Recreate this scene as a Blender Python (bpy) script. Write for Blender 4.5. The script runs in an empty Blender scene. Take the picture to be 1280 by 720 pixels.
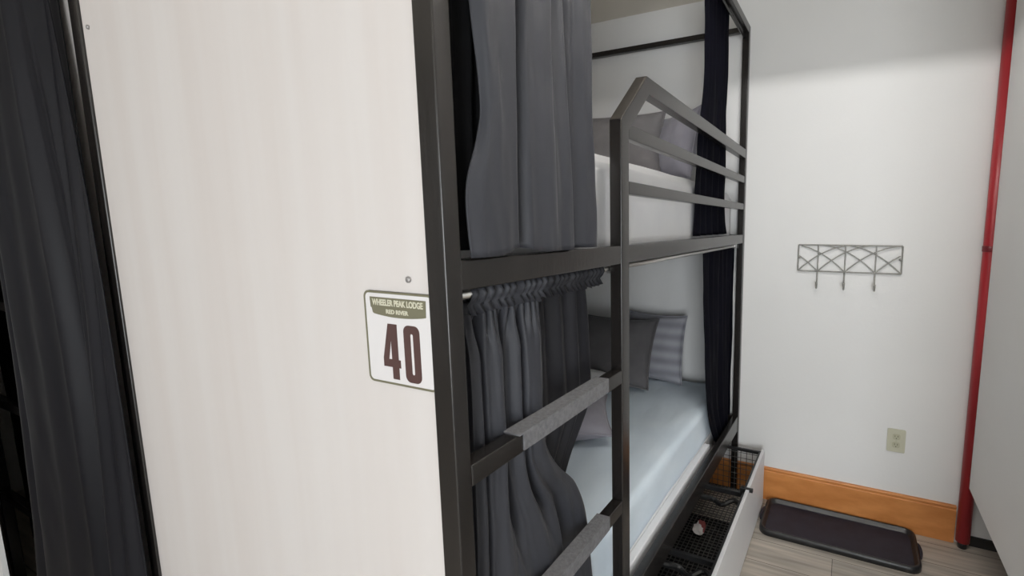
import bpy, bmesh, math, random
from mathutils import Vector, Matrix, noise
random.seed(7)
S = bpy.context.scene
COL = S.collection
PI = math.pi
TUBE = 126.0
FILL_L = 13.0
FILL_R = 71.0

# ------------------------------------------------------------------ materials
def lin(c):
    c /= 255.0
    return c / 12.92 if c <= 0.04045 else ((c + 0.055) / 1.055) ** 2.4

def rgb(r, g, b):
    return (lin(r), lin(g), lin(b), 1.0)

def base_mat(name, col, rough=0.6, metal=0.0, spec=0.5, sheen=0.0):
    m = bpy.data.materials.new(name)
    m.use_nodes = True
    b = m.node_tree.nodes['Principled BSDF']
    b.inputs['Base Color'].default_value = col
    b.inputs['Roughness'].default_value = rough
    b.inputs['Metallic'].default_value = metal
    b.inputs['Specular IOR Level'].default_value = spec
    if sheen:
        b.inputs['Sheen Weight'].default_value = sheen
        b.inputs['Sheen Roughness'].default_value = 0.4
    return m

def add_noise(m, col2, scale=(8, 8, 8), nscale=1.0, detail=4, lo=0.35, hi=0.65, bump=0.0, bscale=None):
    """mixes the base colour with col2 along a stretched noise; optional bump"""
    nt = m.node_tree
    b = nt.nodes['Principled BSDF']
    tc = nt.nodes.new('ShaderNodeTexCoord')
    mp = nt.nodes.new('ShaderNodeMapping')
    mp.inputs['Scale'].default_value = scale
    nz = nt.nodes.new('ShaderNodeTexNoise')
    nz.inputs['Scale'].default_value = nscale
    nz.inputs['Detail'].default_value = detail
    nt.links.new(tc.outputs['Object'], mp.inputs['Vector'])
    nt.links.new(mp.outputs['Vector'], nz.inputs['Vector'])
    if col2 is not None:
        mr = nt.nodes.new('ShaderNodeMapRange')
        mr.inputs['From Min'].default_value = lo
        mr.inputs['From Max'].default_value = hi
        mx = nt.nodes.new('ShaderNodeMix')
        mx.data_type = 'RGBA'
        mx.inputs['A'].default_value = b.inputs['Base Color'].default_value
        mx.inputs['B'].default_value = col2
        nt.links.new(nz.outputs['Fac'], mr.inputs['Value'])
        nt.links.new(mr.outputs['Result'], mx.inputs['Factor'])
        nt.links.new(mx.outputs['Result'], b.inputs['Base Color'])
    if bump:
        n2 = nz
        if bscale:
            mp2 = nt.nodes.new('ShaderNodeMapping')
            mp2.inputs['Scale'].default_value = bscale
            n2 = nt.nodes.new('ShaderNodeTexNoise')
            n2.inputs['Scale'].default_value = 1.0
            nt.links.new(tc.outputs['Object'], mp2.inputs['Vector'])
            nt.links.new(mp2.outputs['Vector'], n2.inputs['Vector'])
        bp = nt.nodes.new('ShaderNodeBump')
        bp.inputs['Strength'].default_value = bump
        bp.inputs['Distance'].default_value = 0.01
        nt.links.new(n2.outputs['Fac'], bp.inputs['Height'])
        nt.links.new(bp.outputs['Normal'], b.inputs['Normal'])
    return m

M = {}
M['wall'] = add_noise(base_mat('wall_paint', (0.815, 0.81, 0.80, 1), 0.75, spec=0.25), (0.79, 0.785, 0.775, 1),
                      (1.5, 1.5, 1.5), bump=0.04, bscale=(90, 90, 90))
M['ceiling'] = add_noise(base_mat('ceiling_paint', (0.80, 0.75, 0.66, 1), 0.85, spec=0.2), (0.76, 0.71, 0.62, 1), (2, 2, 2))
M['board'] = add_noise(base_mat('panel_board', (0.64, 0.607, 0.59, 1), 0.55, spec=0.3), (0.615, 0.572, 0.55, 1),
                       (14, 14, 0.8))
M['grey_board'] = add_noise(base_mat('grey_board', (0.83, 0.83, 0.82, 1), 0.6, spec=0.3), (0.80, 0.795, 0.78, 1), (2, 2, 2))
M['metal'] = add_noise(base_mat('black_metal', (0.012, 0.0105, 0.0098, 1), 0.25, spec=0.6), (0.017, 0.0145, 0.0135, 1),
                       (40, 40, 6), bump=0.02, bscale=(160, 160, 40))
M['tread'] = add_noise(base_mat('tread_pad', (0.165, 0.165, 0.175, 1), 0.75), (0.12, 0.12, 0.127, 1), (120, 120, 120), bump=0.3)
M['steel'] = base_mat('steel_rod', (0.55, 0.54, 0.52, 1), 0.32, metal=1.0)
M['curtain'] = add_noise(base_mat('curtain_cloth', (0.036, 0.0375, 0.0455, 1), 0.55, spec=0.35, sheen=0.06), (0.029, 0.030, 0.037, 1),
                         (10, 10, 2), bump=0.12, bscale=(30, 30, 9))
M['slate'] = add_noise(base_mat('slate_curtain_cloth', (0.0075, 0.0075, 0.0105, 1), 0.48, spec=0.20), (0.006, 0.006, 0.0085, 1),
                       (10, 10, 2), bump=0.06, bscale=(16, 16, 4))
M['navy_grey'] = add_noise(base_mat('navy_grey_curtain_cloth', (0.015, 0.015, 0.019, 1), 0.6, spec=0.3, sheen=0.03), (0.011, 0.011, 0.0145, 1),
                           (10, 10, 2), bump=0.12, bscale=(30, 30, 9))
M['navy'] = add_noise(base_mat('dark_curtain_cloth', (0.004, 0.004, 0.008, 1), 0.8, spec=0.06), (0.003, 0.003, 0.006, 1),
                      (10, 10, 2), bump=0.25, bscale=(30, 30, 9))
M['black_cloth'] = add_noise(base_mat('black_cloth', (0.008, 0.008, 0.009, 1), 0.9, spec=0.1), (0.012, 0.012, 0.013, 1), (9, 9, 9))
M['white_sheet'] = add_noise(base_mat('white_sheet', (0.70, 0.70, 0.71, 1), 0.85, spec=0.2, sheen=0.1), (0.66, 0.66, 0.68, 1),
                             (6, 6, 6), bump=0.35, bscale=(9, 9, 9))
M['blue_sheet'] = add_noise(base_mat('pale_blue_sheet', (0.77, 0.865, 0.95, 1), 0.85, spec=0.2, sheen=0.1), (0.72, 0.82, 0.915, 1),
                            (5, 5, 5), bump=0.6, bscale=(16, 5, 7))
M['grey_pillow'] = add_noise(base_mat('grey_pillowcase', (0.21, 0.20, 0.205, 1), 0.85, sheen=0.1), (0.18, 0.17, 0.175, 1),
                             (12, 12, 12), bump=0.3)
M['dark_pillow'] = add_noise(base_mat('dark_grey_pillowcase', (0.12, 0.115, 0.12, 1), 0.85, sheen=0.2), (0.10, 0.095, 0.10, 1),
                             (12, 12, 12), bump=0.3)
M['lilac_pillow'] = add_noise(base_mat('lilac_grey_pillowcase', (0.36, 0.35, 0.40, 1), 0.85, sheen=0.2), (0.31, 0.30, 0.345, 1),
                              (10, 10, 10), bump=0.3)
M['black_plastic'] = add_noise(base_mat('black_plastic', (0.012, 0.012, 0.013, 1), 0.35), (0.018, 0.018, 0.019, 1), (20, 20, 20))
M['rubber'] = add_noise(base_mat('boot_tray_plastic', (0.017, 0.017, 0.028, 1), 0.55, spec=0.35), (0.024, 0.024, 0.038, 1),
                        (18, 18, 18), bump=0.12)
M['wire'] = base_mat('black_wire', (0.06, 0.058, 0.055, 1), 0.35)
M['white_board'] = add_noise(base_mat('white_front_board', (0.82, 0.82, 0.83, 1), 0.45, spec=0.4), (0.79, 0.79, 0.81, 1), (3, 3, 3))
M['red'] = add_noise(base_mat('red_pipe_paint', (0.44, 0.030, 0.038, 1), 0.38, spec=0.5), (0.35, 0.020, 0.028, 1), (14, 14, 3))
M['dark_red'] = base_mat('dark_red_coupling', (0.16, 0.01, 0.016, 1), 0.45)
M['rack'] = add_noise(base_mat('grey_iron', (0.32, 0.315, 0.29, 1), 0.5, metal=0.1), (0.26, 0.255, 0.235, 1), (50, 50, 50))
M['ivory'] = base_mat('ivory_plastic', (0.56, 0.55, 0.43, 1), 0.4)
M['ivory_dark'] = base_mat('ivory_receptacle', (0.47, 0.46, 0.33, 1), 0.4)
M['slot'] = base_mat('slot_dark', (0.05, 0.045, 0.035, 1), 0.6)
M['sign_white'] = base_mat('sign_white', (0.70, 0.68, 0.68, 1), 0.35)
M['sign_olive'] = base_mat('sign_olive', (0.165, 0.155, 0.10, 1), 0.45)
M['sign_cream'] = base_mat('sign_cream', (0.60, 0.58, 0.46, 1), 0.45)
M['sign_brown'] = base_mat('sign_brown', (0.080, 0.040, 0.036, 1), 0.45)
M['screw'] = base_mat('screw_grey', (0.35, 0.34, 0.34, 1), 0.4, metal=0.6)
M['paper_white'] = base_mat('scrap_white', (0.75, 0.72, 0.72, 1), 0.6)
M['paper_red'] = base_mat('scrap_red', (0.33, 0.07, 0.07, 1), 0.6)
M['dark_trim'] = base_mat('dark_vinyl_base', (0.02, 0.018, 0.017, 1), 0.6)

# orange stained oak
def wood_mat():
    m = base_mat('orange_oak', (0.66, 0.27, 0.080, 1), 0.38, spec=0.45)
    return add_noise(m, (0.52, 0.19, 0.048, 1), (7.0, 14, 20), 1.0, 5, 0.36, 0.68)
M['oak'] = wood_mat()

def floor_mat():
    m = base_mat('grey_plank_floor', (0.40, 0.36, 0.31, 1), 0.42, spec=0.4)
    nt = m.node_tree
    b = nt.nodes['Principled BSDF']
    tc = nt.nodes.new('ShaderNodeTexCoord')
    br = nt.nodes.new('ShaderNodeTexBrick')
    br.offset = 0.37
    br.inputs['Scale'].default_value = 1.0
    br.inputs['Brick Width'].default_value = 1.2
    br.inputs['Row Height'].default_value = 0.15
    br.inputs['Mortar Size'].default_value = 0.0015
    br.inputs['Color1'].default_value = (0.52, 0.465, 0.40, 1)
    br.inputs['Color2'].default_value = (0.43, 0.39, 0.34, 1)
    br.inputs['Mortar'].default_value = (0.13, 0.115, 0.10, 1)
    nt.links.new(tc.outputs['Object'], br.inputs['Vector'])
    mp = nt.nodes.new('ShaderNodeMapping')
    mp.inputs['Scale'].default_value = (2.2, 34, 1)
    nz = nt.nodes.new('ShaderNodeTexNoise')
    nz.inputs['Scale'].default_value = 1.0
    nz.inputs['Detail'].default_value = 6
    nt.links.new(tc.outputs['Object'], mp.inputs['Vector'])
    nt.links.new(mp.outputs['Vector'], nz.inputs['Vector'])
    mr = nt.nodes.new('ShaderNodeMapRange')
    mr.inputs['From Min'].default_value = 0.3
    mr.inputs['From Max'].default_value = 0.72
    mr.inputs['To Min'].default_value = 0.62
    mr.inputs['To Max'].default_value = 1.2
    nt.links.new(nz.outputs['Fac'], mr.inputs['Value'])
    mx = nt.nodes.new('ShaderNodeMix')
    mx.data_type = 'RGBA'
    mx.blend_type = 'MULTIPLY'
    mx.inputs['Factor'].default_value = 1.0
    nt.links.new(br.outputs['Color'], mx.inputs['A'])
    nt.links.new(mr.outputs['Result'], mx.inputs['B'])
    nt.links.new(mx.outputs['Result'], b.inputs['Base Color'])
    return m
M['floor'] = floor_mat()

# striped pale pillowcase
def stripe_mat():
    m = base_mat('striped_pillowcase', (0.34, 0.34, 0.37, 1), 0.85)
    nt = m.node_tree
    b = nt.nodes['Principled BSDF']
    tc = nt.nodes.new('ShaderNodeTexCoord')
    wv = nt.nodes.new('ShaderNodeTexWave')
    wv.bands_direction = 'Y'
    wv.inputs['Scale'].default_value = 5.0
    wv.inputs['Distortion'].default_value = 0.6
    nt.links.new(tc.outputs['Object'], wv.inputs['Vector'])
    mx = nt.nodes.new('ShaderNodeMix')
    mx.data_type = 'RGBA'
    mx.inputs['A'].default_value = (0.24, 0.24, 0.27, 1)
    mx.inputs['B'].default_value = (0.36, 0.36, 0.395, 1)
    nt.links.new(wv.outputs['Fac'], mx.inputs['Factor'])
    nt.links.new(mx.outputs['Result'], b.inputs['Base Color'])
    return m
M['stripe'] = stripe_mat()

# ------------------------------------------------------------------ mesh helpers
def new_obj(name, bm, mat, parent=None, smooth=False, bevel=0.0, bseg=2):
    bmesh.ops.recalc_face_normals(bm, faces=bm.faces)
    me = bpy.data.meshes.new(name)
    bm.to_mesh(me)
    bm.free()
    if mat is not None:
        me.materials.append(mat)
    if smooth:
        for p in me.polygons:
            p.use_smooth = True
    o = bpy.data.objects.new(name, me)
    COL.objects.link(o)
    if parent is not None:
        o.parent = parent
    if bevel:
        b = o.modifiers.new('bevel', 'BEVEL')
        b.width = bevel
        b.segments = bseg
        b.limit_method = 'ANGLE'
        b.angle_limit = math.radians(40)
        for p in me.polygons:
            p.use_smooth = True
        w = o.modifiers.new('wn', 'WEIGHTED_NORMAL')
        w.keep_sharp = False
    return o

def box(bm, x0, x1, y0, y1, z0, z1):
    vs = [bm.verts.new(p) for p in ((x0, y0, z0), (x1, y0, z0), (x1, y1, z0), (x0, y1, z0),
                                    (x0, y0, z1), (x1, y0, z1), (x1, y1, z1), (x0, y1, z1))]
    for f in ((0, 3, 2, 1), (4, 5, 6, 7), (0, 1, 5, 4), (1, 2, 6, 5), (2, 3, 7, 6), (3, 0, 4, 7)):
        bm.faces.new([vs[i] for i in f])

def box_obj(name, b, mat, parent=None, bevel=0.0):
    bm = bmesh.new()
    box(bm, *b)
    return new_obj(name, bm, mat, parent, bevel=bevel)

def tube(bm, pts, r, seg=8, cap=True, closed=False):
    pts = [Vector(p) for p in pts]
    n = len(pts)
    rings = []
    ref = None
    for i, p in enumerate(pts):
        if closed:
            t = (pts[(i + 1) % n] - pts[i - 1])
        else:
            t = (pts[min(i + 1, n - 1)] - pts[max(i - 1, 0)])
        t.normalize()
        if ref is None:
            ref = Vector((0, 0, 1)) if abs(t.z) < 0.9 else Vector((1, 0, 0))
        u = (ref - t * ref.dot(t))
        if u.length < 1e-4:
            u = t.orthogonal()
        u.normalize()
        ref = u
        v = t.cross(u)
        rr = r[i] if isinstance(r, (list, tuple)) else r
        rings.append([bm.verts.new(p + u * rr * math.cos(2 * PI * k / seg) + v * rr * math.sin(2 * PI * k / seg)) for k in range(seg)])
    for i in range(n if closed else n - 1):
        a, b = rings[i], rings[(i + 1) % n]
        for k in range(seg):
            bm.faces.new((a[k], a[(k + 1) % seg], b[(k + 1) % seg], b[k]))
    if cap and not closed:
        bm.faces.new(rings[0][::-1])
        bm.faces.new(rings[-1])

def poly_bar(bm, path, half_w, x0, x1):
    """a rectangular bar that follows (y, z) points with a mitred joint; spans x0..x1"""
    n = len(path)
    L, R = [], []
    for i in range(n):
        p = Vector(path[i])
        d0 = (p - Vector(path[i - 1])).normalized() if i > 0 else None
        d1 = (Vector(path[i + 1]) - p).normalized() if i < n - 1 else None
        if d0 is None: d0 = d1
        if d1 is None: d1 = d0
        n0 = Vector((-d0.y, d0.x)); n1 = Vector((-d1.y, d1.x))
        m = (n0 + n1).normalized()
        k = half_w / max(0.2, m.dot(n0))
        L.append(p + m * k); R.append(p - m * k)
    rings = []
    for a, b in zip(L, R):
        rings.append([bm.verts.new((x0, a.x, a.y)), bm.verts.new((x1, a.x, a.y)), bm.verts.new((x1, b.x, b.y)), bm.verts.new((x0, b.x, b.y))])
    for i in range(n - 1):
        for k in range(4):
            bm.faces.new((rings[i][k], rings[i][(k + 1) % 4], rings[i + 1][(k + 1) % 4], rings[i + 1][k]))
    bm.faces.new(rings[0][::-1]); bm.faces.new(rings[-1])

def prism(bm, outline, holes, to3, depth):
    """flat extruded shape: outline and holes in 2-D, to3(u,v,d) -> 3-D"""
    tmp = bmesh.new()
    edges = []
    for loop in [outline] + list(holes):
        vs = [tmp.verts.new((u, v, 0)) for u, v in loop]
        for i in range(len(vs)):
            edges.append(tmp.edges.new((vs[i], vs[(i + 1) % len(vs)])))
    bmesh.ops.triangle_fill(tmp, edges=edges, use_beauty=True)
    faces = [[(v.co.x, v.co.y) for v in f.verts] for f in tmp.faces]
    tmp.free()
    cache = {}
    def V(u, v, d):
        k = (round(u, 6), round(v, 6), d)
        if k not in cache:
            cache[k] = bm.verts.new(to3(u, v, d))
        return cache[k]
    for f in faces:
        bm.faces.new([V(u, v, depth) for u, v in f])
        bm.faces.new([V(u, v, 0.0) for u, v in reversed(f)])
    for loop in [outline] + list(holes):
        for i in range(len(loop)):
            a, b = loop[i], loop[(i + 1) % len(loop)]
            bm.faces.new([V(a[0], a[1], 0.0), V(b[0], b[1], 0.0), V(b[0], b[1], depth), V(a[0], a[1], depth)])

def rrect(x0, x1, y0, y1, r, n=6):
    pts = []
    for cx, cy, a0 in ((x1 - r, y1 - r, 0), (x0 + r, y1 - r, 90), (x0 + r, y0 + r, 180), (x1 - r, y0 + r, 270)):
        for k in range(n + 1):
            a = math.radians(a0 + 90 * k / n)
            pts.append((cx + r * math.cos(a), cy + r * math.sin(a)))
    return pts

def empty(name, loc=(0, 0, 0)):
    o = bpy.data.objects.new(name, None)
    o.location = loc
    o.empty_display_size = 0.1
    COL.objects.link(o)
    return o

def tag(o, label, cat, group=None):
    o['label'] = label
    o['category'] = cat
    if group:
        o['group'] = group
    return o

def struct(name, bm_or_box, mat, bevel=0.0):
    if isinstance(bm_or_box, tuple):
        o = box_obj(name, bm_or_box, mat, bevel=bevel)
    else:
        o = new_obj(name, bm_or_box, mat, bevel=bevel)
    o['kind'] = 'structure'
    return o

def keep_parent(root):
    """parts were modelled in world space; shift them under the empty at the base"""
    off = root.location.copy()
    for c in root.children:
        c.location = c.location - off

def interp(tab, x):
    if x <= tab[0][0]: return tab[0][1]
    for (a, fa), (b, fb) in zip(tab, tab[1:]):
        if x <= b:
            t = (x - a) / (b - a)
            t = t * t * (3 - 2 * t)
            return fa + (fb - fa) * t
    return tab[-1][1]

def lerp_tab(tab, x):
    """smooth (Catmull-like) interpolation on a table sorted by first value"""
    if x <= tab[0][0]: return tab[0][1]
    if x >= tab[-1][0]: return tab[-1][1]
    for i in range(len(tab) - 1):
        a, fa = tab[i]; b, fb = tab[i + 1]
        if x <= b:
            t = (x - a) / (b - a)
            pm = tab[i - 1] if i > 0 else (a - (b - a), fa - (fb - fa))
            pn = tab[i + 2] if i + 2 < len(tab) else (b + (b - a), fb + (fb - fa))
            ma = (fb - pm[1]) / (b - pm[0]) * (b - a)
            mb = (pn[1] - fa) / (pn[0] - a) * (b - a)
            t2, t3 = t * t, t * t * t
            return (2 * t3 - 3 * t2 + 1) * fa + (t3 - 2 * t2 + t) * ma + (-2 * t3 + 3 * t2) * fb + (t3 - t2) * mb
    return tab[-1][1]

def curtain_mesh(axis, plane, zt, zb, left, right, folds_t, folds_b, nu=110, nv=60, wrinkle=0.003, seed=0, out=1, hem=None, dl=None, dr=None, dw=0.16):
    """cloth hanging in the plane axis=plane. left/right: (z, coordinate) tables of the
    side edges, folds_*: (s, offset) across the width, top and bottom"""
    left = sorted(left); right = sorted(right)
    bm = bmesh.new()
    grid = []
    for j in range(nv + 1):
        v = j / nv
        row = []
        for i in range(nu + 1):
            s = i / nu
            dz = hem(s) * (v ** 3) if hem else 0.0
            z = zt + (zb - zt) * v + dz
            w = lerp_tab(left, z) * (1 - s) + lerp_tab(right, z) * s
            if dl: w += lerp_tab(dl, z) * max(0, 1 - s / dw) ** 1.5
            if dr: w += lerp_tab(dr, z) * max(0, 1 - (1 - s) / dw) ** 1.5
            ft = interp(folds_t, s); fb = interp(folds_b, s)
            k = v * v * (3 - 2 * v)
            off = ft * (1 - k) + fb * k
            off += wrinkle * noise.noise(Vector((s * 9 + seed, z * 4.0, seed * 1.7))) * 1.4
            off += wrinkle * 0.6 * noise.noise(Vector((s * 20 + seed, z * 11.0 + s * 6, seed)))
            if axis == 'X':
                row.append(bm.verts.new((plane + out * off, w, z)))
            else:
                row.append(bm.verts.new((w, plane + out * off, z)))
        grid.append(row)
    for j in range(nv):
        for i in range(nu):
            bm.faces.new((grid[j][i], grid[j][i + 1], grid[j + 1][i + 1], grid[j + 1][i]))
    return bm

def cloth(name, bm, mat, parent=None, thick=0.0025):
    o = new_obj(name, bm, mat, parent, smooth=True)
    s = o.modifiers.new('thick', 'SOLIDIFY')
    s.thickness = thick
    s.offset = 0
    return o

def cushion_mesh(w, h, t, seed=0, n=30, flange=0.0, sag=0.0):
    """pillow lying in its own XY plane, thickness along Z"""
    bm = bmesh.new()
    top, bot = {}, {}
    for i in range(n + 1):
        for j in range(n + 1):
            u = -1 + 2 * i / n; v = -1 + 2 * j / n
            pin = 1 - 0.075 * (1 - abs(v) ** 2.5) * abs(u) ** 4
            piv = 1 - 0.075 * (1 - abs(u) ** 2.5) * abs(v) ** 4
            x = u * w / 2 * pin; y = v * h / 2 * piv
            prof = max(0.0, (1 - abs(u) ** 2.6)) ** 0.55 * max(0.0, (1 - abs(v) ** 2.6)) ** 0.55
            nz = 0.10 * noise.noise(Vector((u * 1.8 + seed, v * 1.8, seed)))
            z = t / 2 * prof * (1 + nz) + 0.004 * noise.noise(Vector((u * 6, v * 6, seed + 3))) * min(1, prof * 3)
            y -= sag * prof * 0.1
            edge = i in (0, n) or j in (0, n)
            a = bm.verts.new((x, y, z if not edge else 0))
            top[i, j] = a
            bot[i, j] = a if edge else bm.verts.new((x, y, -z))
    for i in range(n):
        for j in range(n):
            bm.faces.new((top[i, j], top[i + 1, j], top[i + 1, j + 1], top[i, j + 1]))
            bm.faces.new((bot[i, j], bot[i, j + 1], bot[i + 1, j + 1], bot[i + 1, j]))
    return bm

def cushion(name, w, h, t, mat, loc, rot, label, seed=0, group=None, piping=True):
    o = new_obj(name, cushion_mesh(w, h, t, seed), mat, smooth=True)
    tag(o, label, 'pillow', group)
    if piping:
        bm = bmesh.new()
        n = 30
        pts = []
        def edge_pt(u, v):
            pin = 1 - 0.075 * (1 - abs(v) ** 2.5) * abs(u) ** 4
            piv = 1 - 0.075 * (1 - abs(u) ** 2.5) * abs(v) ** 4
            return (u * w / 2 * pin, v * h / 2 * piv, 0)
        for k in range(n): pts.append(edge_pt(-1 + 2 * k / n, -1))
        for k in range(n): pts.append(edge_pt(1, -1 + 2 * k / n))
        for k in range(n): pts.append(edge_pt(1 - 2 * k / n, 1))
        for k in range(n): pts.append(edge_pt(-1, 1 - 2 * k / n))
        tube(bm, pts, 0.004, 6, closed=True)
        new_obj('piping', bm, mat, o, smooth=True)
    o.matrix_world = Matrix.Translation(loc) @ rot
    return o

def euler(x, y, z):
    from mathutils import Euler
    return Euler((math.radians(x), math.radians(y), math.radians(z)), 'XYZ').to_matrix().to_4x4()

# ------------------------------------------------------------------ the room
YF = 2.463
CZ = 2.56
struct('floor', (-4.2, 1.7, -2.7, YF + 0.1, -0.1, 0.0), M['floor'])
struct('ceiling', (-4.2, 1.7, -2.7, YF + 0.1, CZ, CZ + 0.1), M['ceiling'])
struct('wall_far', (-4.2, 1.7, YF, YF + 0.1, 0.0, CZ), M['wall'])
struct('wall_back', (-4.2, 1.7, -2.7, -2.6, 0.0, CZ), M['wall'])
struct('wall_right', (1.6, 1.7, -2.6, YF, 0.0, CZ), M['wall'])
struct('wall_left', (-4.2, -4.1, -2.6, YF, 0.0, CZ), M['wall'])
struct('wall_middle', (-1.580, -1.560, 0.60, YF, 0.0, CZ), M['wall'])        # divider between the two bunks
struct('wall_front', (-4.1, -2.503, 0.428, 0.440, 0.0, CZ), M['wall'])          # left of the curtained alcove
struct('trim_1', (-4.1, 1.6, 1.36, 1.40, 2.425, CZ), M['ceiling'])           # unseen ceiling beam, added to shade the top of the far wall
# oak baseboard with a moulded top
bm = bmesh.new()
prof = [(0, 0), (-0.016, 0), (-0.016, 0.156), (-0.0115, 0.160), (-0.0115, 0.164), (-0.0145, 0.167), (-0.0145, 0.172), (-0.010, 0.177), (0, 0.178)]
ra = [bm.verts.new((-1.55, YF + y, z)) for y, z in prof]
rb = [bm.verts.new((0.500, YF + y, z)) for y, z in prof]
for k in range(len(prof)):
    k2 = (k + 1) % len(prof)
    bm.faces.new((ra[k], ra[k2], rb[k2], rb[k]))
bm.faces.new(ra[::-1]); bm.faces.new(rb)
struct('baseboard_far', bm, M['oak'])
struct('baseboard_right', (0.56, 1.6, YF - 0.010, YF, 0.0, 0.045), M['dark_trim'])

# ------------------------------------------------------------------ bunk bed
XF = -0.49          # outer face of the bed's open side
XI = -0.522
XL = -1.52          # back side
YN, YE = 0.471, 2.445
bed = empty('bunk_bed', (-1.0, 1.45, 0))
tag(bed, 'black metal framed bunk bed with ladder and white end panel bearing number 40', 'bunk bed')
mt = M['metal']
BV = 0.003
# posts
box_obj('post', (-0.526, XF, YN, 0.501, 0, 2.392), mt, bed, BV)
box_obj('post', (XL, XL + 0.040, YN, 0.501, 0, 2.392), mt, bed, BV)
box_obj('post', (XI, XF, 2.413, YE, 0, 2.392), mt, bed, BV)
box_obj('post', (XL, XL + 0.036, 2.413, YE, 0, 2.392), mt, bed, BV)
# top frame
box_obj('top_rail', (XI, XF, 0.501, 2.413, 2.355, 2.392), mt, bed, BV)
box_obj('top_rail', (XL, XL + 0.036, 0.501, 2.413, 2.355, 2.392), mt, bed, BV)
box_obj('end_rail', (XL + 0.036, XI, 2.415, 2.443, 2.362, 2.388), mt, bed, BV)
box_obj('end_rail', (XL + 0.040, -0.526, 0.474, 0.498, 2.362, 2.388), mt, bed, BV)
# rails of the two bunks
def c_rail(bm, z0, z1, x0=XI + 0.001, x1=XF - 0.002):
    box(bm, x0, x1, 0.501, 2.413, z0, z1)
for z0, z1, zs in ((1.358, 1.402, 1.364), (0.365, 0.448, 0.28)):
    bm = bmesh.new(); c_rail(bm, z0, z1); new_obj('bed_rail', bm, mt, bed, bevel=BV)
    bm = bmesh.new(); c_rail(bm, z0, z1, XL, XL + 0.036); new_obj('bed_rail', bm, mt, bed, bevel=BV)
    box_obj('end_rail', (XL + 0.036, XI, 2.415, 2.443, z0, z1), mt, bed, BV)
    # slatted base
    bm = bmesh.new()
    for k in range(14):
        y = 0.56 + k * 0.138
        box(bm, XL + 0.036, -0.566, y, y + 0.09, zs, zs + 0.018)
    new_obj('slats', bm, mt, bed)
# ladder post that bends into the slanted start of the guard rail
bm = bmesh.new()
poly_bar(bm, [(1.0345, 0.0), (1.0345, 1.682), (1.172, 1.803), (2.413, 1.795)], 0.0215, XI, XF)
new_obj('ladder_post', bm, mt, bed, bevel=BV)
box_obj('guard_rail', (XI + 0.004, XF - 0.002, 1.057, 2.413, 1.654, 1.688), mt, bed, BV)
box_obj('guard_rail', (XI + 0.004, XF - 0.002, 1.057, 2.413, 1.524, 1.555), mt, bed, BV)
# rungs with tread pads
for z0 in (1.064, 0.722, 0.380):
    r = box_obj('ladder_rung', (-0.520, XF, 0.501, 1.012, z0, z0 + 0.034), mt, bed, BV)
    bm = bmesh.new()
    th = 0.003
    box(bm, -0.522, XF + th, 0.610 if z0 > 1 else 0.585, 0.935, z0 + 0.034, z0 + 0.034 + th)
    box(bm, XF, XF + th, 0.622 if z0 > 1 else 0.600, 0.935, z0 + 0.004, z0 + 0.034)
    t = new_obj('tread_pad', bm, M['tread'], None)
    t.parent = r
    t['label'] = 'grey ribbed tread pad'
# rods
def rod(y0, y1, x, z, r=0.008, mat='steel'):
    bm = bmesh.new(); tube(bm, [(x, y0, z), (x, y1, z)], r, 12)
    return new_obj('curtain_rod', bm, M[mat], bed, smooth=True)
rod(0.501, 2.413, -0.534, 1.345)
rod(0.501, 2.413, -0.515, 2.340, 0.006, mat='metal')
# small brackets that carry the rods
for y in (0.510, 1.034, 2.404):
    bm = bmesh.new(); box(bm, -0.540, -0.520, y - 0.006, y + 0.006, 1.333, 1.358)
    new_obj('rod_bracket', bm, M['steel'], bed, bevel=0.001)
# white end panel
ep = box_obj('end_panel', (XL + 0.040, -0.526, 0.476, 0.492, 0.03, 2.362), M['board'], bed, 0.001)
ep['label'] = 'smooth white end panel'
for x, z in ((-0.566, 1.374), (-1.452, 1.858)):
    bm = bmesh.new()
    tube(bm, [(x, 0.4765, z), (x, 0.473, z), (x, 0.472, z)], [0.0045, 0.0045, 0.0025], 12)
    new_obj('screw', bm, M['screw'], bed, smooth=True)
bm = bmesh.new()
box(bm, -1.478, -0.562, 0.525, 2.390, 0.300, 0.4575)
box(bm, -0.5619, -0.536, 0.99, 2.02, 0.390, 0.4575)
bp = new_obj('mattress_base', bm, M['white_board'], bed, bevel=0.004)
bp['label'] = 'white slab base under the lower mattress'
keep_parent(bed)

# ------------------------------------------------------------------ number sign
sign = empty('number_sign', (-0.593, 0.476, 1.2145))
tag(sign, 'small square white sign with brown number 40 and olive banner on the end panel', 'sign')
SX0, SZ0 = -0.6605, 1.2145
SW, SH = 0.142, 0.140
def s3(u, v, d):
    return (SX0 + u, 0.4758 - d, SZ0 + v)
bm = bmesh.new(); prism(bm, rrect(0, SW, 0, SH, 0.010), [], s3, 0.0030)
new_obj('plate', bm, M['sign_white'], sign)
bm = bmesh.new(); prism(bm, rrect(0, SW, 0, SH, 0.010), [rrect(0.0031, SW - 0.0031, 0.0031, SH - 0.0031, 0.0075)], s3, 0.0036)
new_obj('border', bm, M['sign_olive'], sign)
# banner: shallow ribbon with a bowed lower edge
def arc(x0, x1, y, dip, n=14):
    return [(x0 + (x1 - x0) * k / n, y - dip * (1 - (2 * k / n - 1) ** 2)) for k in range(n + 1)]
ban = [(0.015, 0.1325), (0.127, 0.1325), (0.126, 0.108)][::-1]
ban = [(0.128, 0.131), (0.0135, 0.131)] + [(0.0145, 0.116), (0.0165, 0.115), (0.0185, 0.1075)] + arc(0.022, 0.122, 0.106, 0.0035) + [(0.127, 0.107)]
bm = bmesh.new(); prism(bm, ban, [], s3, 0.0038)
banner = new_obj('banner', bm, M['sign_olive'], sign)

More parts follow.
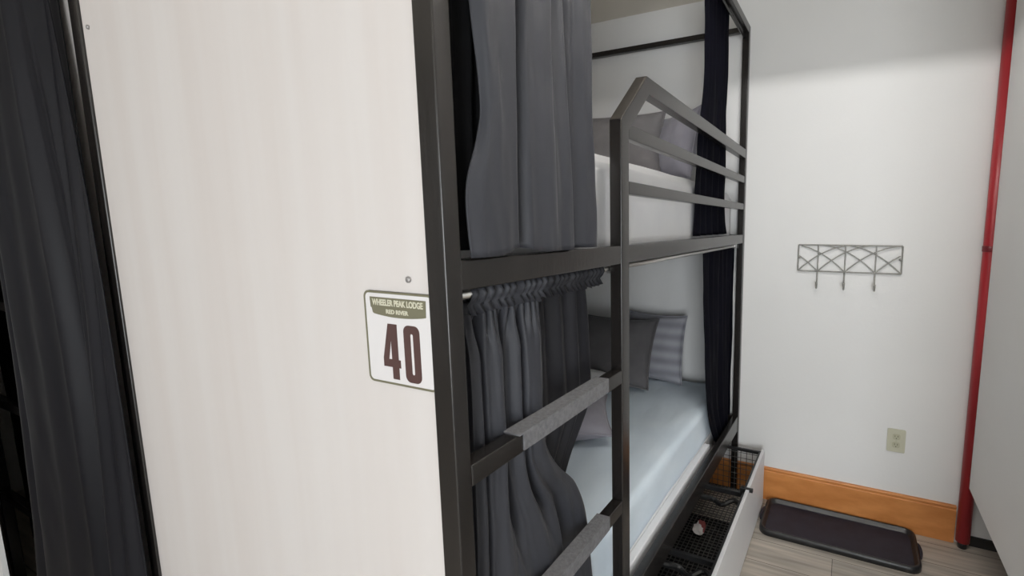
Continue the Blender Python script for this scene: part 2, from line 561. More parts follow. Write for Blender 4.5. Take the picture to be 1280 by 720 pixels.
def text_obj(txt, size, cx, cz, width, mat, parent, d0=0.0038, dd=0.0005, squash=1.0):
    cu = bpy.data.curves.new('lettering', 'FONT')
    cu.body = txt
    cu.size = size
    cu.align_x = 'CENTER'
    cu.align_y = 'CENTER'
    cu.extrude = dd / 2
    cu.offset = size * 0.035
    tmp = bpy.data.objects.new('lettering_source', cu)
    COL.objects.link(tmp)
    dg = bpy.context.evaluated_depsgraph_get()
    me = bpy.data.meshes.new_from_object(tmp.evaluated_get(dg))
    bpy.data.objects.remove(tmp)
    bpy.data.curves.remove(cu)
    xs = [v.co.x for v in me.vertices]
    k = width / (max(xs) - min(xs))
    for v in me.vertices:
        x, y, z = v.co
        v.co = (cx + x * k, 0.4758 - d0 - z - dd / 2, cz + y * squash)
    me.materials.clear()
    me.materials.append(mat)
    me.name = 'lettering'
    o = bpy.data.objects.new('lettering', me)
    COL.objects.link(o)
    o.parent = parent
    return o
text_obj('WHEELER PEAK LODGE', 0.0125, SX0 + 0.071, SZ0 + 0.1232, 0.104, M['sign_cream'], banner)
text_obj('RED RIVER', 0.0085, SX0 + 0.070, SZ0 + 0.1105, 0.046, M['sign_cream'], banner)
# numerals 4 and 0, heavy condensed block figures
n4 = [(0.0480, 0.0925), (0.0665, 0.0925), (0.0665, 0.0390), (0.0705, 0.0390), (0.0705, 0.0270), (0.0665, 0.0270), (0.0665, 0.0090),
      (0.0530, 0.0090), (0.0530, 0.0270), (0.0350, 0.0270), (0.0350, 0.0400)]
h4 = [(0.0530, 0.0700), (0.0530, 0.0390), (0.0465, 0.0390)]
bm = bmesh.new(); prism(bm, n4, [h4], s3, 0.0036)
new_obj('numeral', bm, M['sign_brown'], sign)
bm = bmesh.new()
prism(bm, rrect(0.0800, 0.1120, 0.0080, 0.0930, 0.010), [rrect(0.0935, 0.0990, 0.0200, 0.0810, 0.0026)], s3, 0.0036)
new_obj('numeral', bm, M['sign_brown'], sign)
keep_parent(sign)
for c in banner.children:
    c.location = (0, 0, 0)

# ------------------------------------------------------------------ mattresses
def mattress(name, x0, x1, y0, y1, z0, z1, mat, crown, seed, label, r=0.034):
    bm = bmesh.new()
    nx, ny = 44, 80
    top = []
    # section across X from bottom front, around, to bottom back
    sec = []
    def add(x, z, t): sec.append((x, z, t))
    for k in range(7): add(x1, z0 + (z1 - r - z0) * k / 6, 0)
    for k in range(1, 7):
        a = PI / 2 * k / 6
        add(x1 - r + r * math.cos(a), z1 - r + r * math.sin(a), 0.1)
    for k in range(1, nx):
        add(x1 - r - (x1 - x0 - 2 * r) * k / nx, z1, 1)
    for k in range(0, 7):
        a = PI / 2 * (1 - k / 6)
        add(x0 + r - r * math.cos(a), z1 - r + r * math.sin(a), 0.1)
    for k in range(1, 7): add(x0, z1 - r + (z0 - z1 + r) * k / 6, 0)
    rows = []
    for j in range(ny + 1):
        y = y0 + (y1 - y0) * j / ny
        e = min(j, ny - j) / ny * (y1 - y0)
        inset = 0.0
        if e < r:
            inset = r - math.sqrt(max(0, r * r - (r - e) ** 2))
        row = []
        for (x, z, t) in sec:
            zz = z
            zz = min(z, z1 - inset) if z > z0 + 0.01 else z
            u = (x - x0) / (x1 - x0)
            cr = crown * (max(0, 1 - (2 * u - 1) ** 2) ** 0.6) * min(1, e / 0.15) if t == 1 else 0
            w = 0.006 * noise.noise(Vector((x * 5 + seed, y * 3, z * 5))) + 0.004 * noise.noise(Vector((x * 14 + seed, y * 7, z * 12)))
            if t == 0:
                row.append(bm.verts.new((x + w * (1 if x > (x0 + x1) / 2 else -1) * 0.8, y, zz)))
            else:
                row.append(bm.verts.new((x, y, zz + cr + w)))
        rows.append(row)
    for j in range(ny):
        for i in range(len(sec) - 1):
            bm.faces.new((rows[j][i], rows[j][i + 1], rows[j + 1][i + 1], rows[j + 1][i]))
        bm.faces.new((rows[j][0], rows[j + 1][0], rows[j + 1][-1], rows[j][-1]))
    bm.faces.new(rows[0]); bm.faces.new(rows[-1][::-1])
    o = new_obj(name, bm, mat, smooth=True)
    tag(o, label, 'mattress')
    return o
mattress('mattress', -1.475, -0.556, 0.520, 2.395, 1.386, 1.610, M['white_sheet'], 0.055, 1.0,
         'thick mattress under a white sheet on the upper bunk')
mattress('mattress', -1.475, -0.566, 0.520, 2.395, 0.459, 0.616, M['blue_sheet'], 0.012, 5.0,
         'pale blue grey sheeted mattress on the lower bunk')
# pillows
cushion('pillow', 0.50, 0.34, 0.15, M['grey_pillow'], (-1.100, 2.205, 1.834), euler(78, 0, 6),
        'mid grey pillow standing at the head of the upper bunk, left of the lilac one', 1.3)
cushion('pillow', 0.36, 0.33, 0.12, M['lilac_pillow'], (-0.800, 2.245, 1.822), euler(80, 0, -38),
        'lilac grey pillow at the right of the upper bunk head', 2.3)
cushion('pillow', 0.44, 0.33, 0.13, M['white_sheet'], (-1.330, 2.335, 1.840), euler(84, 0, 0),
        'white pillow peeping past the left edge of the mid grey one on the upper bunk', 3.3)
cushion('pillow', 0.42, 0.37, 0.13, M['dark_pillow'], (-1.075, 2.130, 0.812), euler(58, 0, 6),
        'dark charcoal pillow leaning at the head of the lower bunk', 4.3)
cushion('pillow', 0.34, 0.36, 0.10, M['stripe'], (-0.925, 2.315, 0.802), euler(80, 0, -4),
        'pale striped pillow behind the charcoal one on the lower bunk', 5.3)
cushion('pillow', 0.50, 0.36, 0.14, M['lilac_pillow'], (-1.055, 1.500, 0.712), euler(4, 4, 32),
        'lilac grey pillow lying flat midway along the lower bunk', 6.3)
cushion('pillow', 0.46, 0.34, 0.14, M['white_sheet'], (-1.215, 1.800, 0.705), euler(6, 0, 12),
        'bright white pillow behind the flat lilac one on the lower bunk', 7.3)

# ------------------------------------------------------------------ curtains
V = 0.020
# upper bunk, near the ladder
fold_u_t = [(0, -0.012), (0.05, 0.010), (0.14, 0.014), (0.262, 0.018), (0.272, 0.010), (0.286, -0.030), (0.305, -0.026), (0.36, 0.004), (0.43, 0.002),
            (0.46, 0.010), (0.505, 0.016), (0.522, 0.008), (0.540, -0.046), (0.590, -0.044), (0.66, -0.022), (0.78, -0.006), (0.92, 0.000), (1, -0.014)]
fold_u_b = [(0, 0.002), (0.06, 0.014), (0.14, 0.016), (0.242, 0.018), (0.252, 0.010), (0.264, -0.028), (0.285, -0.022), (0.36, 0.008), (0.46, 0.012),
            (0.58, 0.010), (0.665, 0.016), (0.684, 0.008), (0.705, -0.042), (0.745, -0.040), (0.80, -0.020), (0.88, -0.004), (0.94, 0.000), (1, -0.010)]
c = cloth('curtain', curtain_mesh('X', -0.494, 2.330, 1.408, [(1.40, 0.519), (2.35, 0.535)], [(1.40, 0.912), (2.35, 0.898)],
          fold_u_t, fold_u_b, 170, 90, 0.004, 2.0,
          hem=lambda s: -0.004 + 0.012 * math.exp(-((s - 0.27) / 0.10) ** 2),
          dl=[(1.40, 0.0), (1.44, -0.005), (1.51, -0.004), (1.575, 0.020), (1.62, 0.030), (1.76, 0.018), (2.0, 0.004), (2.33, 0.0)],
          dr=[(1.40, 0.0), (1.50, 0.004), (1.60, -0.008), (1.68, -0.018), (1.85, -0.004), (2.0, 0.0)]), M['curtain'])
tag(c, 'charcoal curtain hanging in broad folds over the upper bunk beside the near post', 'curtain')
# black lining seen between post and curtain
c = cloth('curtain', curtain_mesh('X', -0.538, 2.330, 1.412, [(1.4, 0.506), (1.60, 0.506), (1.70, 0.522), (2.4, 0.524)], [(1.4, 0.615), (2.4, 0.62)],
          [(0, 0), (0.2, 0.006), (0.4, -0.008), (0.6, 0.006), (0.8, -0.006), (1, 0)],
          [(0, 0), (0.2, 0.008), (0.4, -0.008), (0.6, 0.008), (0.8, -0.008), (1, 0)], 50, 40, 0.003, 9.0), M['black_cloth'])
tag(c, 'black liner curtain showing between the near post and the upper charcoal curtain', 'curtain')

def bunch(n, amp, seed):
    rnd = random.Random(seed)
    t = [(0, 0)]
    for q in range(1, n):
        t.append(((q + rnd.uniform(-0.2, 0.2)) / n, amp * (1 if q % 2 else -1) * rnd.uniform(0.6, 1.0)))
    t.append((1, 0))
    return t
# lower bunk, behind the rungs, gathered on its rod and swept back
fl_t = [(0, -0.004)]
k = 0
for q in range(1, 27):
    fl_t.append((q / 27, 0.008 if q % 2 else -0.010))
fl_t.append((1, 0.0))
fl_b = [(0, 0.004), (0.06, 0.014), (0.12, -0.034), (0.18, 0.006), (0.30, 0.018), (0.37, -0.004), (0.43, -0.036), (0.49, -0.004), (0.58, 0.014), (0.66, -0.026),
        (0.72, 0.010), (0.86, 0.018), (0.95, 0.010), (1, -0.012)]
fl_l = [(0, 0.004), (0.06, 0.013), (0.11, -0.016), (0.15, -0.034), (0.20, 0.002), (0.29, 0.015), (0.40, 0.012), (0.50, 0.000), (0.60, 0.010), (0.72, 0.002),
        (0.80, -0.018), (0.88, -0.004), (0.95, 0.004), (1, -0.012)]
def lower_curtain():
    bm = bmesh.new()
    zt, zb = 1.330, 0.30
    nu, nv = 180, 110
    left = [(0.3, 0.545), (0.9, 0.552), (1.2, 0.556), (1.34, 0.548)]
    right = [(0.30, 0.965), (0.574, 0.958), (0.76, 0.932), (0.87, 0.878), (0.95, 0.800), (1.02, 0.756), (1.2, 0.748), (1.34, 0.748)]
    grid = []
    for j in range(nv + 1):
        v = j / nv
        z = zt + (zb - zt) * v
        row = []
        for i in range(nu + 1):
            s = i / nu
            w = lerp_tab(left, z) * (1 - s) + 0.760 * s
            w += (lerp_tab(right, z) - 0.760) * max(0, (s - 0.18) / 0.82) ** 1.3
            a, b, cc = interp(fl_t, s), interp(fl_b, s), interp(fl_l, s)
            k1 = min(1, max(0, (1.330 - z) / 0.10)); k1 = k1 * k1 * (3 - 2 * k1)
            k2 = min(1, max(0, (1.05 - z) / 0.30)); k2 = k2 * k2 * (3 - 2 * k2)
            kd = min(1, max(0, (z - 0.68) / 0.10))
            if b < 0: b *= 1 + 0.9 * kd
            if cc < 0: cc *= 1 + 0.9 * kd
            off = a * (1 - k1) + (b * (1 - k2) + cc * k2) * k1
            off += 0.004 * noise.noise(Vector((s * 10, z * 5, 4))) + 0.002 * noise.noise(Vector((s * 22, z * 12 + s * 5, 8)))
            row.append(bm.verts.new((-0.541 + off, w, z)))
        grid.append(row)
    for j in range(nv):
        for i in range(nu):
            bm.faces.new((grid[j][i], grid[j][i + 1], grid[j + 1][i + 1], grid[j + 1][i]))
    return bm
c = cloth('curtain', lower_curtain(), M['curtain'])
tag(c, 'charcoal curtain gathered on its rod behind the ladder rungs of the lower bunk', 'curtain')
# ruffled heading pocket around the rod
def heading(y0, y1, nu, mat, parent, ph):
    bm = bmesh.new()
    prev = None
    for i in range(nu + 1):
        y = y0 + (y1 - y0) * i / nu
        a = 0.004 * math.sin(y * 330 + 2.2 * noise.noise(Vector((y * 30, ph, 0)))) + 0.005 * noise.noise(Vector((y * 95, 1, ph)))
        b = 0.007 * noise.noise(Vector((y * 60, 5, ph)))
        sec = [(-0.543 + a * 0.5, 1.364 + b), (-0.526 + a, 1.357 + b * 0.6), (-0.519 + a, 1.345), (-0.525 + a, 1.334), (-0.532 + a * 0.8, 1.326),
               (-0.524 + a * 0.9, 1.312 + b), (-0.545, 1.316), (-0.553 - a, 1.334), (-0.556 - a, 1.345), (-0.551 - a, 1.357)]
        ring = [bm.verts.new((x, y, z)) for x, z in sec]
        if prev:
            for q in range(len(sec)):
                q2 = (q + 1) % len(sec)
                bm.faces.new((prev[q], prev[q2], ring[q2], ring[q]))
        prev = ring
    return new_obj('heading', bm, mat, parent, smooth=True)
heading(0.552, 0.752, 130, M['curtain'], c, 2)
# second, darker curtain on the same rod, swept aside behind the first
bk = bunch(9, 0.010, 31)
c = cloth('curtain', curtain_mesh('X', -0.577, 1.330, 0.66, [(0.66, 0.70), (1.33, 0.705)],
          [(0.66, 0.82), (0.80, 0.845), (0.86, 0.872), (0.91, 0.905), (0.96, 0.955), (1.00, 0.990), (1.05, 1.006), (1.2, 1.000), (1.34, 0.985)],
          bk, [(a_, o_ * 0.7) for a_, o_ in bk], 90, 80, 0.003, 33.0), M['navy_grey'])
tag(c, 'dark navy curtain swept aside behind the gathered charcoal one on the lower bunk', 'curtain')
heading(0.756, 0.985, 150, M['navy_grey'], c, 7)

# far ends, bunched dark curtains
c = cloth('curtain', curtain_mesh('X', -0.539, 2.388, 1.408, [(1.40, 1.735), (1.5, 1.748), (1.6, 1.742), (1.8, 1.78), (2.0, 1.84), (2.33, 1.83)],
          [(1.40, 2.255), (1.48, 2.215), (1.6, 2.205), (1.75, 2.21), (2.0, 2.20), (2.33, 2.21)], bunch(13, 0.011, 3), bunch(11, 0.012, 3), 130, 70, 0.003, 3.0), M['navy'])
tag(c, 'near black curtain bunched at the far end of the upper bunk behind the guard rails', 'curtain')
c = cloth('curtain', curtain_mesh('X', -0.541, 1.366, 0.335, [(0.335, 2.25), (0.40, 2.16), (0.50, 2.06), (0.62, 1.985), (0.9, 1.93), (1.2, 1.885), (1.366, 1.87)],
          [(0.335, 2.40), (0.45, 2.435), (0.7, 2.440), (1.366, 2.440)], bunch(13, 0.011, 5), bunch(9, 0.012, 6), 130, 80, 0.003, 6.0), M['navy'])
tag(c, 'near black curtain hanging to a point at the far end of the lower bunk', 'curtain')

# ------------------------------------------------------------------ under-bed drawer
dr = empty('bed_drawer', (-0.62, 1.5, 0))
tag(dr, 'under bed wire mesh drawer with white front board pulled partly out', 'drawer')
DX1, DX0 = -0.360, -0.90
DY0, DY1 = 0.62, 2.392
bm = bmesh.new(); box(bm, DX1, DX1 + 0.015, DY0, DY1, 0.008, 0.302)
fb = new_obj('front_board', bm, M['white_board'], dr, bevel=0.002)
fb['label'] = 'glossy white front board'
# frame of black bars
bm = bmesh.new()
w = 0.006
zb = 0.055
for x in (DX0, DX1 - 2 * w):
    box(bm, x, x + 2 * w, DY0, DY1, 0.275, 0.290)
    box(bm, x, x + 2 * w, DY0, DY1, zb - 0.015, zb)
for y in (DY0, DY1 - 2 * w):
    box(bm, DX0, DX1, y, y + 2 * w, 0.275, 0.290)
    box(bm, DX0, DX1, y, y + 2 * w, zb - 0.015, zb)
for x in (DX0, DX1 - 2 * w):
    for y in (DY0, DY1 - 2 * w):
        box(bm, x, x + 2 * w, y, y + 2 * w, 0.0, 0.29)
new_obj('frame', bm, M['black_plastic'], dr)
# wire mesh: floor and walls
def mesh_floor(bm, z):
    p = 0.020
    y = DY0 + p
    while y < DY1 - 0.01:
        tube(bm, [(DX0 + 0.01, y, z), (DX1 - 0.006, y, z)], 0.0024, 4)
        y += p
    x = DX0 + p
    while x < DX1 - 0.01:
        tube(bm, [(x, DY0 + 0.01, z + 0.003), (x, DY1 - 0.01, z + 0.003)], 0.0024, 4)
        x += p
bm = bmesh.new()
mesh_floor(bm, zb)
def mesh_wall_x(bm, y, x0, x1):
    z = zb + 0.03
    while z < 0.27:
        tube(bm, [(x0, y, z), (x1, y, z)], 0.0017, 4); z += 0.030
    x = x0 + 0.015
    while x < x1:
        tube(bm, [(x, y, zb), (x, y, 0.28)], 0.0017, 4); x += 0.030
mesh_wall_x(bm, DY1 - 0.006, DX0, DX1)
mesh_wall_x(bm, DY0 + 0.006, DX0, DX1)
def mesh_wall_y(bm, x, y0, y1):
    z = zb + 0.03
    while z < 0.27:
        tube(bm, [(x, y0, z), (x, y1, z)], 0.0017, 4); z += 0.030
    y = y0 + 0.015
    while y < y1:
        tube(bm, [(x, y, zb), (x, y, 0.28)], 0.0017, 4); y += 0.030
mesh_wall_y(bm, DX0 + 0.006, DY0, DY1)
new_obj('wire_mesh', bm, M['wire'], dr)
# fabric-like dark sheet bottom under the mesh
box_obj('tray', (DX0 + 0.012, DX1 - 0.004, DY0 + 0.012, DY1 - 0.30, zb - 0.012, zb - 0.004), M['black_cloth'], dr)
# cross dividers with a peg through the front board
for y in (1.985, 1.507):
    bm = bmesh.new()
    box(bm, DX0 + 0.01, DX1, y - 0.007, y + 0.007, 0.262, 0.280)
    pts = [(DX0 + 0.01 + (DX1 - DX0 - 0.015) * q / 40, y - 0.018 + 0.012 * math.sin(q * 0.9), 0.225 + 0.012 * math.sin(q * 0.55)) for q in range(41)]
    tube(bm, pts, 0.011, 8)
    new_obj('divider', bm, M['black_plastic'], dr, smooth=False)
bm = bmesh.new(); box(bm, DX1 - 0.02, DX1 + 0.030, 1.978, 1.994, 0.290, 0.305)
box(bm, DX1 - 0.024, DX1 - 0.004, 1.976, 1.996, 0.262, 0.305)
new_obj('peg', bm, M['black_plastic'], dr, bevel=0.002)
keep_parent(dr)

# crumpled scrap in the drawer
bm = bmesh.new()
bmesh.ops.create_icosphere(bm, subdivisions=3, radius=0.026)
for v in bm.verts:
    n = 1 + 0.45 * noise.noise(v.co * 60) + 0.25 * noise.noise(v.co * 130)
    v.co = Vector((v.co.x * n * 1.0, v.co.y * n * 1.7, v.co.z * n * 0.6))
sc = new_obj('crumpled_wrapper', bm, M['paper_white'])
sc.data.materials.append(M['paper_red'])
for p in sc.data.polygons:
    if p.center.x + p.center.y * 0.7 > 0.004:
        p.material_index = 1
sc.location = (-0.554, 1.952, 0.080)
tag(sc, 'small crumpled red and white wrapper lying in the mesh drawer', 'wrapper')

# ------------------------------------------------------------------ boot tray
tray = empty('boot_tray', (0.012, 2.305, 0))
tag(tray, 'black plastic boot tray with raised rim lying on the floor by the baseboard', 'tray')
TX0, TX1, TY0, TY1 = -0.327, 0.345, 2.140, 2.440
bm = bmesh.new()
secs = [(0.0, 0.001), (0.0, 0.020), (0.003, 0.027), (0.009, 0.030), (0.015, 0.027), (0.020, 0.012), (0.030, 0.008)]
loops = []
for ins, z in secs:
    pts = rrect(TX0 + ins, TX1 - ins, TY0 + ins, TY1 - ins, 0.050 - ins * 0.8, 8)
    loops.append([bm.verts.new((x, y, z)) for x, y in pts])
for a, b in zip(loops, loops[1:]):
    for q in range(len(a)):
        q2 = (q + 1) % len(a)
        bm.faces.new((a[q], a[q2], b[q2], b[q]))
bm.faces.new(loops[-1])
bm.faces.new(loops[0][::-1])
new_obj('tray_body', bm, M['black_plastic'], tray, smooth=True)
bm = bmesh.new()
prism(bm, rrect(TX0 + 0.026, TX1 - 0.026, TY0 + 0.026, TY1 - 0.026, 0.034, 8), [], lambda u, v, d: (u, v, 0.0085 + d), 0.003)
fl = new_obj('tray_floor', bm, M['rubber'], tray, bevel=0.001)
fl['label'] = 'dull blue black tray floor'
for sx in (-1, 1):
    bm = bmesh.new()
    xe = TX0 if sx < 0 else TX1
    out = []
    for q in range(13):
        a = -PI / 2 + PI * q / 12
        out.append((xe + sx * 0.014 * math.cos(a), (TY0 + TY1) / 2 + 0.055 * math.sin(a)))
    prism(bm, out, [], lambda u, v, d: (u, v, 0.012 + d), 0.010)
    new_obj('handle', bm, M['rubber'], tray, bevel=0.002)
keep_parent(tray)

# ------------------------------------------------------------------ red pipe
pipe = empty('red_pipe', (0.5290, 2.430, 0))
tag(pipe, 'red painted vertical pipe running up the far corner', 'pipe')
bm = bmesh.new(); tube(bm, [(0.5290, 2.430, 0.03), (0.5290, 2.430, CZ)], 0.0275, 24)
new_obj('riser', bm, M['red'], pipe, smooth=True)
bm = bmesh.new()
tube(bm, [(0.5290, 2.430, 1.335), (0.5290, 2.430, 1.338), (0.5290, 2.430, 1.358), (0.5290, 2.430, 1.361)], [0.0275, 0.030, 0.030, 0.0275], 24)
new_obj('coupling', bm, M['dark_red'], pipe, smooth=True)
bm = bmesh.new()
tube(bm, [(0.5290, 2.430, 0.0), (0.5290, 2.430, 0.034)], 0.018, 16)
new_obj('foot', bm, M['black_plastic'], pipe, smooth=True)
keep_parent(pipe)

# ------------------------------------------------------------------ partition on the right
pt = empty('partition_panel', (0.55, 1.6, 0))
tag(pt, 'tall pale grey partition panel ending above the floor, right of the red pipe', 'panel')
box_obj('panel', (0.526, 0.548, 0.95, 2.390, 0.304, 2.50), M['grey_board'], pt, 0.0015)
box_obj('light_block_near', (0.549, 1.10, 0.950, 0.970, 0.02, 2.50), M['grey_board'], pt, 0.0015)  # unseen, added to keep light out from behind the partition
box_obj('light_block_back', (1.08, 1.10, 0.971, 2.390, 0.02, 2.50), M['grey_board'], pt, 0.0015)  # unseen as well, closes the cavity so the floor there stays dark
for y in (1.00, ):
    box_obj('leg', (0.549, 0.585, y, y + 0.036, 0, 2.50), mt, pt, 0.002)
box_obj('leg', (0.800, 0.836, 2.30, 2.336, 0, 2.50), mt, pt, 0.002)
box_obj('cross_bar', (0.549, 0.800, 2.305, 2.331, 0.75, 0.785), mt, pt, 0.002)
keep_parent(pt)

# ------------------------------------------------------------------ hook rack
rk = empty('hook_rack', (-0.006, YF, 1.29))
tag(rk, 'grey wrought iron rack with arched lattice and three hooks on the far wall', 'hook rack')
RX0, RX1, RZ0, RZ1 = -0.229, 0.213, 1.227, 1.353
RY = YF - 0.010
bm = bmesh.new()
for p, q in (((RX0, RZ0), (RX1, RZ0)), ((RX1, RZ0), (RX1, RZ1)), ((RX1, RZ1), (RX0, RZ1)), ((RX0, RZ1), (RX0, RZ0))):
    tube(bm, [(p[0], RY, p[1]), (q[0], RY, q[1])], 0.0032, 8)
new_obj('frame', bm, M['rack'], rk)
nodes = [RX0 + (RX1 - RX0) * f for f in (0.0, 0.20, 0.473, 0.765, 1.0)]
nodes = [RX0, -0.139, -0.020, 0.108, RX1]
bm = bmesh.new()
for x in nodes[1:4]:
    tube(bm, [(x, RY, RZ0), (x, RY, RZ1)], 0.0028, 6)
bay = 0.112
for x in nodes[:4]:
    pts = []
    for q in range(21):
        s = q / 20
        xx = x + s * bay * 2.2
        if xx > RX1: break
        pts.append((xx, RY - 0.002, RZ0 + (RZ1 - RZ0) * (1 - (1 - s) ** 2)))
    tube(bm, pts, 0.0028, 6)
for x in nodes[1:]:
    pts = []
    for q in range(21):
        s = q / 20
        xx = x - s * bay * 2.2
        if xx < RX0: break
        pts.append((xx, RY + 0.002, RZ0 + (RZ1 - RZ0) * (1 - (1 - s) ** 2)))
    tube(bm, pts, 0.0028, 6)
new_obj('lattice', bm, M['rack'], rk)
for x in nodes[1:4]:
    bm = bmesh.new()
    pts = [(x, RY, RZ0), (x, RY - 0.002, RZ0 - 0.03), (x, RY - 0.006, RZ0 - 0.055), (x, RY - 0.016, RZ0 - 0.072), (x, RY - 0.030, RZ0 - 0.078),
           (x, RY - 0.042, RZ0 - 0.070), (x, RY - 0.047, RZ0 - 0.056), (x, RY - 0.048, RZ0 - 0.048)]
    tube(bm, pts, [0.003, 0.003, 0.0035, 0.0038, 0.0038, 0.0038, 0.0045, 0.0055], 8)
    new_obj('hook', bm, M['rack'], rk, smooth=True)
for x in (RX0 + 0.006, RX1 - 0.006):
    bm = bmesh.new()
    tube(bm, [(x, YF, 1.292), (x, RY - 0.004, 1.292), (x, RY - 0.006, 1.292)], [0.006, 0.006, 0.003], 10)
    new_obj('screw', bm, M['rack'], rk, smooth=True)
keep_parent(rk)

# ------------------------------------------------------------------ outlet
ol = empty('wall_outlet', (0.243, YF, 0.439))
tag(ol, 'small ivory electrical outlet low on the far wall', 'outlet')
def o3(u, v, d):
    return (0.243 + u, YF - d, 0.439 + v)
bm = bmesh.new(); prism(bm, rrect(-0.038, 0.038, -0.056, 0.056, 0.006), [], o3, 0.006)
new_obj('plate', bm, M['ivory'], ol, bevel=0.0015)
for dz in (-0.020, 0.020):
    bm = bmesh.new(); prism(bm, rrect(-0.016, 0.016, dz - 0.014, dz + 0.014, 0.009), [], o3, 0.0085)
    rcp = new_obj('receptacle', bm, M['ivory_dark'], ol, bevel=0.001)
    bm = bmesh.new()
    for u in (-0.006, 0.006):
        prism(bm, [(u - 0.001, dz - 0.001), (u + 0.001, dz - 0.001), (u + 0.001, dz + 0.007), (u - 0.001, dz + 0.007)], [], o3, 0.0088)
    prism(bm, rrect(-0.0022, 0.0022, dz - 0.010, dz - 0.0055, 0.002), [], o3, 0.0088)
    sl = new_obj('slots', bm, M['slot'], rcp)
bm = bmesh.new(); prism(bm, rrect(-0.003, 0.003, -0.003, 0.003, 0.0029), [], o3, 0.0075)
new_obj('screw', bm, M['ivory_dark'], ol)
keep_parent(ol)

# ------------------------------------------------------------------ neighbouring bunk in the alcove on the left
lad = empty('bunk_ladder', (-2.55, 0.545, 0))
tag(lad, 'black ladder rails barely visible in the dark alcove at the far left edge', 'ladder')
for x in (-2.98, -2.16):
    box_obj('rail', (x, x + 0.03, 0.53, 0.56, 0, 1.9), mt, lad, BV)
for z0 in (0.40, 0.80, 1.17, 1.55):
    box_obj('rung', (-2.95, -2.16, 0.532, 0.558, z0, z0 + 0.03), mt, lad, BV)
keep_parent(lad)
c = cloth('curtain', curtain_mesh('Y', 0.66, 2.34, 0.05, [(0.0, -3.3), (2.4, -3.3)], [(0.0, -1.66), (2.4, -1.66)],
          bunch(24, 0.010, 21), bunch(20, 0.014, 22), 140, 40, 0.003, 12.0), M['black_cloth'])  # black sheet added in place of the unlit alcove interior
tag(c, 'black sheet added for the deep alcove shade at far left, behind the charcoal curtain', 'curtain')
struct('trim_2', (-1.595, XL - 0.001, 0.482, 0.500, 0.0, CZ), M['board'])
lf_t = [(0, -0.03), (0.05, 0.012), (0.12, 0.022), (0.19, 0.010), (0.225, -0.050), (0.265, -0.045), (0.30, 0.030), (0.34, 0.040), (0.50, 0.022), (0.66, 0.010), (0.78, -0.006),
        (0.86, -0.045), (0.93, -0.055), (1, -0.030)]
lf_b = [(0, -0.03), (0.05, 0.016), (0.12, 0.030), (0.19, 0.010), (0.245, -0.062), (0.275, -0.050), (0.31, 0.030), (0.36, 0.042), (0.52, 0.024), (0.66, 0.004), (0.74, -0.050),
        (0.79, -0.060), (0.83, 0.006), (0.89, 0.022), (0.95, 0.000), (1, -0.030)]
c = cloth('curtain', curtain_mesh('Y', 0.420, 2.42, 0.03, [(0.0, -2.135), (0.39, -2.065), (0.8, -1.965), (1.29, -1.910), (1.6, -1.89), (1.95, -1.84), (2.42, -1.81)],
          [(0.0, -1.480), (0.6, -1.480), (1.2, -1.482), (1.5, -1.498), (1.75, -1.525), (1.95, -1.545), (2.42, -1.555)], lf_t, lf_b, 160, 90, 0.0015, 15.0, out=-1), M['slate'])
tag(c, 'long charcoal curtain at the far left hanging in wide folds past the white panel', 'curtain')
rd = bmesh.new(); tube(rd, [(-2.50, 0.420, 2.41), (XL, 0.420, 2.41)], 0.009, 10)
ro = new_obj('rod', rd, M['metal'], c, smooth=True)

# ------------------------------------------------------------------ light
def area(name, loc, rot, sx, sy, power, col):
    l = bpy.data.lights.new(name, 'AREA')
    l.shape = 'RECTANGLE'
    l.size = sx
    l.size_y = sy
    l.energy = power
    l.color = col
    o = bpy.data.objects.new(name, l)
    o.location = loc
    o.rotation_euler = [math.radians(a) for a in rot]
    COL.objects.link(o)
    return o
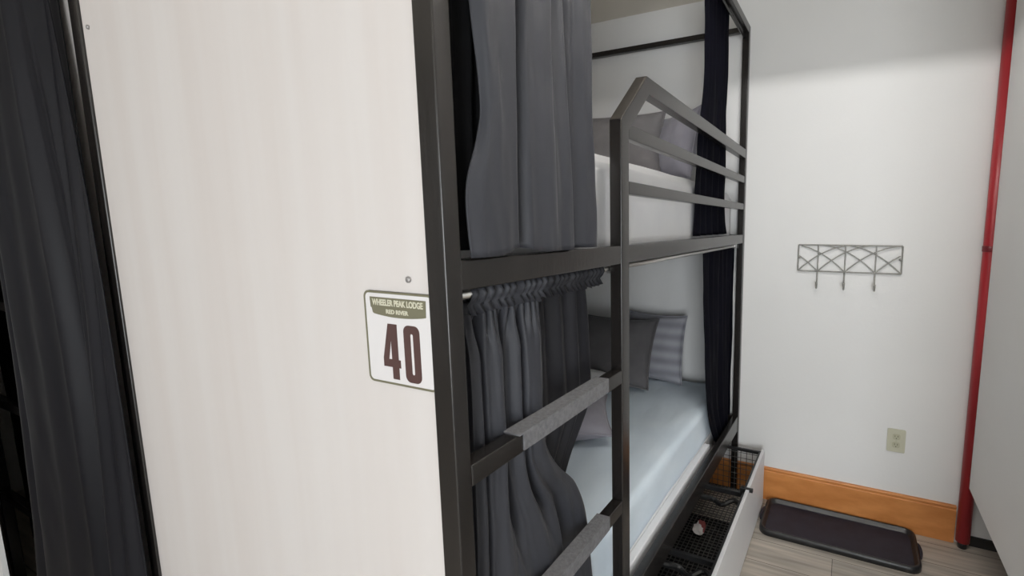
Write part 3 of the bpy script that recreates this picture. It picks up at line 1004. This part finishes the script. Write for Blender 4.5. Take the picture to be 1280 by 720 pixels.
# tube lamp on the ceiling of the aisle, on the near side of the added shading beam
lamp = empty('ceiling_lamp', (-0.04, 1.0, CZ))
tag(lamp, 'ceiling tube lamp above the aisle beside the bunk bed', 'lamp')
box_obj('housing', (-0.47, 0.39, 0.975, 1.025, 2.542, CZ), M['white_board'], lamp, 0.003)
for x in (-0.465, 0.375):
    box_obj('socket', (x, x + 0.010, 0.985, 1.015, 2.505, 2.542), M['white_board'], lamp, 0.001)
em = bpy.data.materials.new('lamp_glow')
em.use_nodes = True
em.node_tree.nodes['Principled BSDF'].inputs['Emission Color'].default_value = (1.0, 0.985, 0.965, 1)
em.node_tree.nodes['Principled BSDF'].inputs['Emission Strength'].default_value = TUBE
bm = bmesh.new(); tube(bm, [(-0.455, 1.0, 2.522), (0.375, 1.0, 2.522)], 0.013, 12)
new_obj('tube', bm, em, lamp, smooth=True)
keep_parent(lamp)
# unseen soft fill lights added behind the camera to brighten panel and bunks
area('fill_light', (-1.5, -2.3, 1.7), (88, 0, -12), 1.6, 1.4, FILL_L, (0.97, 0.98, 1.0))

area('fill_light', (0.95, -2.3, 1.10), (90, 0, 18), 1.1, 1.5, FILL_R, (0.91, 0.96, 1.0))

w = bpy.data.worlds.new('world')
S.world = w
w.use_nodes = True
w.node_tree.nodes['Background'].inputs['Color'].default_value = (0.8, 0.85, 1, 1)
w.node_tree.nodes['Background'].inputs['Strength'].default_value = 0.3

# ------------------------------------------------------------------ camera
F, CX, CY = 593.8, 786.07, 360.0
yaw, pitch, roll = (math.radians(a) for a in (-24.982, -7.547, -0.1395))
cy_, sy_, cp, sp, cr, sr = math.cos(yaw), math.sin(yaw), math.cos(pitch), math.sin(pitch), math.cos(roll), math.sin(roll)
fwd = Vector((sy_ * cp, cy_ * cp, sp))
rt = Vector((cy_, -sy_, 0))
up = rt.cross(fwd)
r2 = rt * cr + up * sr
u2 = up * cr - rt * sr
cam = bpy.data.cameras.new('camera')
cam.sensor_fit = 'HORIZONTAL'
cam.sensor_width = 36.0
cam.lens = 36.0 * F / 1280.0
cam.shift_x = -(CX - 640.0) / 1280.0
cam.shift_y = (CY - 360.0) / 1280.0
cam.clip_start = 0.02
co = bpy.data.objects.new('camera', cam)
COL.objects.link(co)
m = Matrix((r2, u2, -fwd)).transposed().to_4x4()
m.translation = Vector((0, 0, 1.45))
co.matrix_world = m
S.camera = co

S.view_settings.view_transform = 'Standard'
S.view_settings.look = 'None'
S.view_settings.exposure = 0.0
S.view_settings.gamma = 1.0
S.view_settings.use_curve_mapping = False
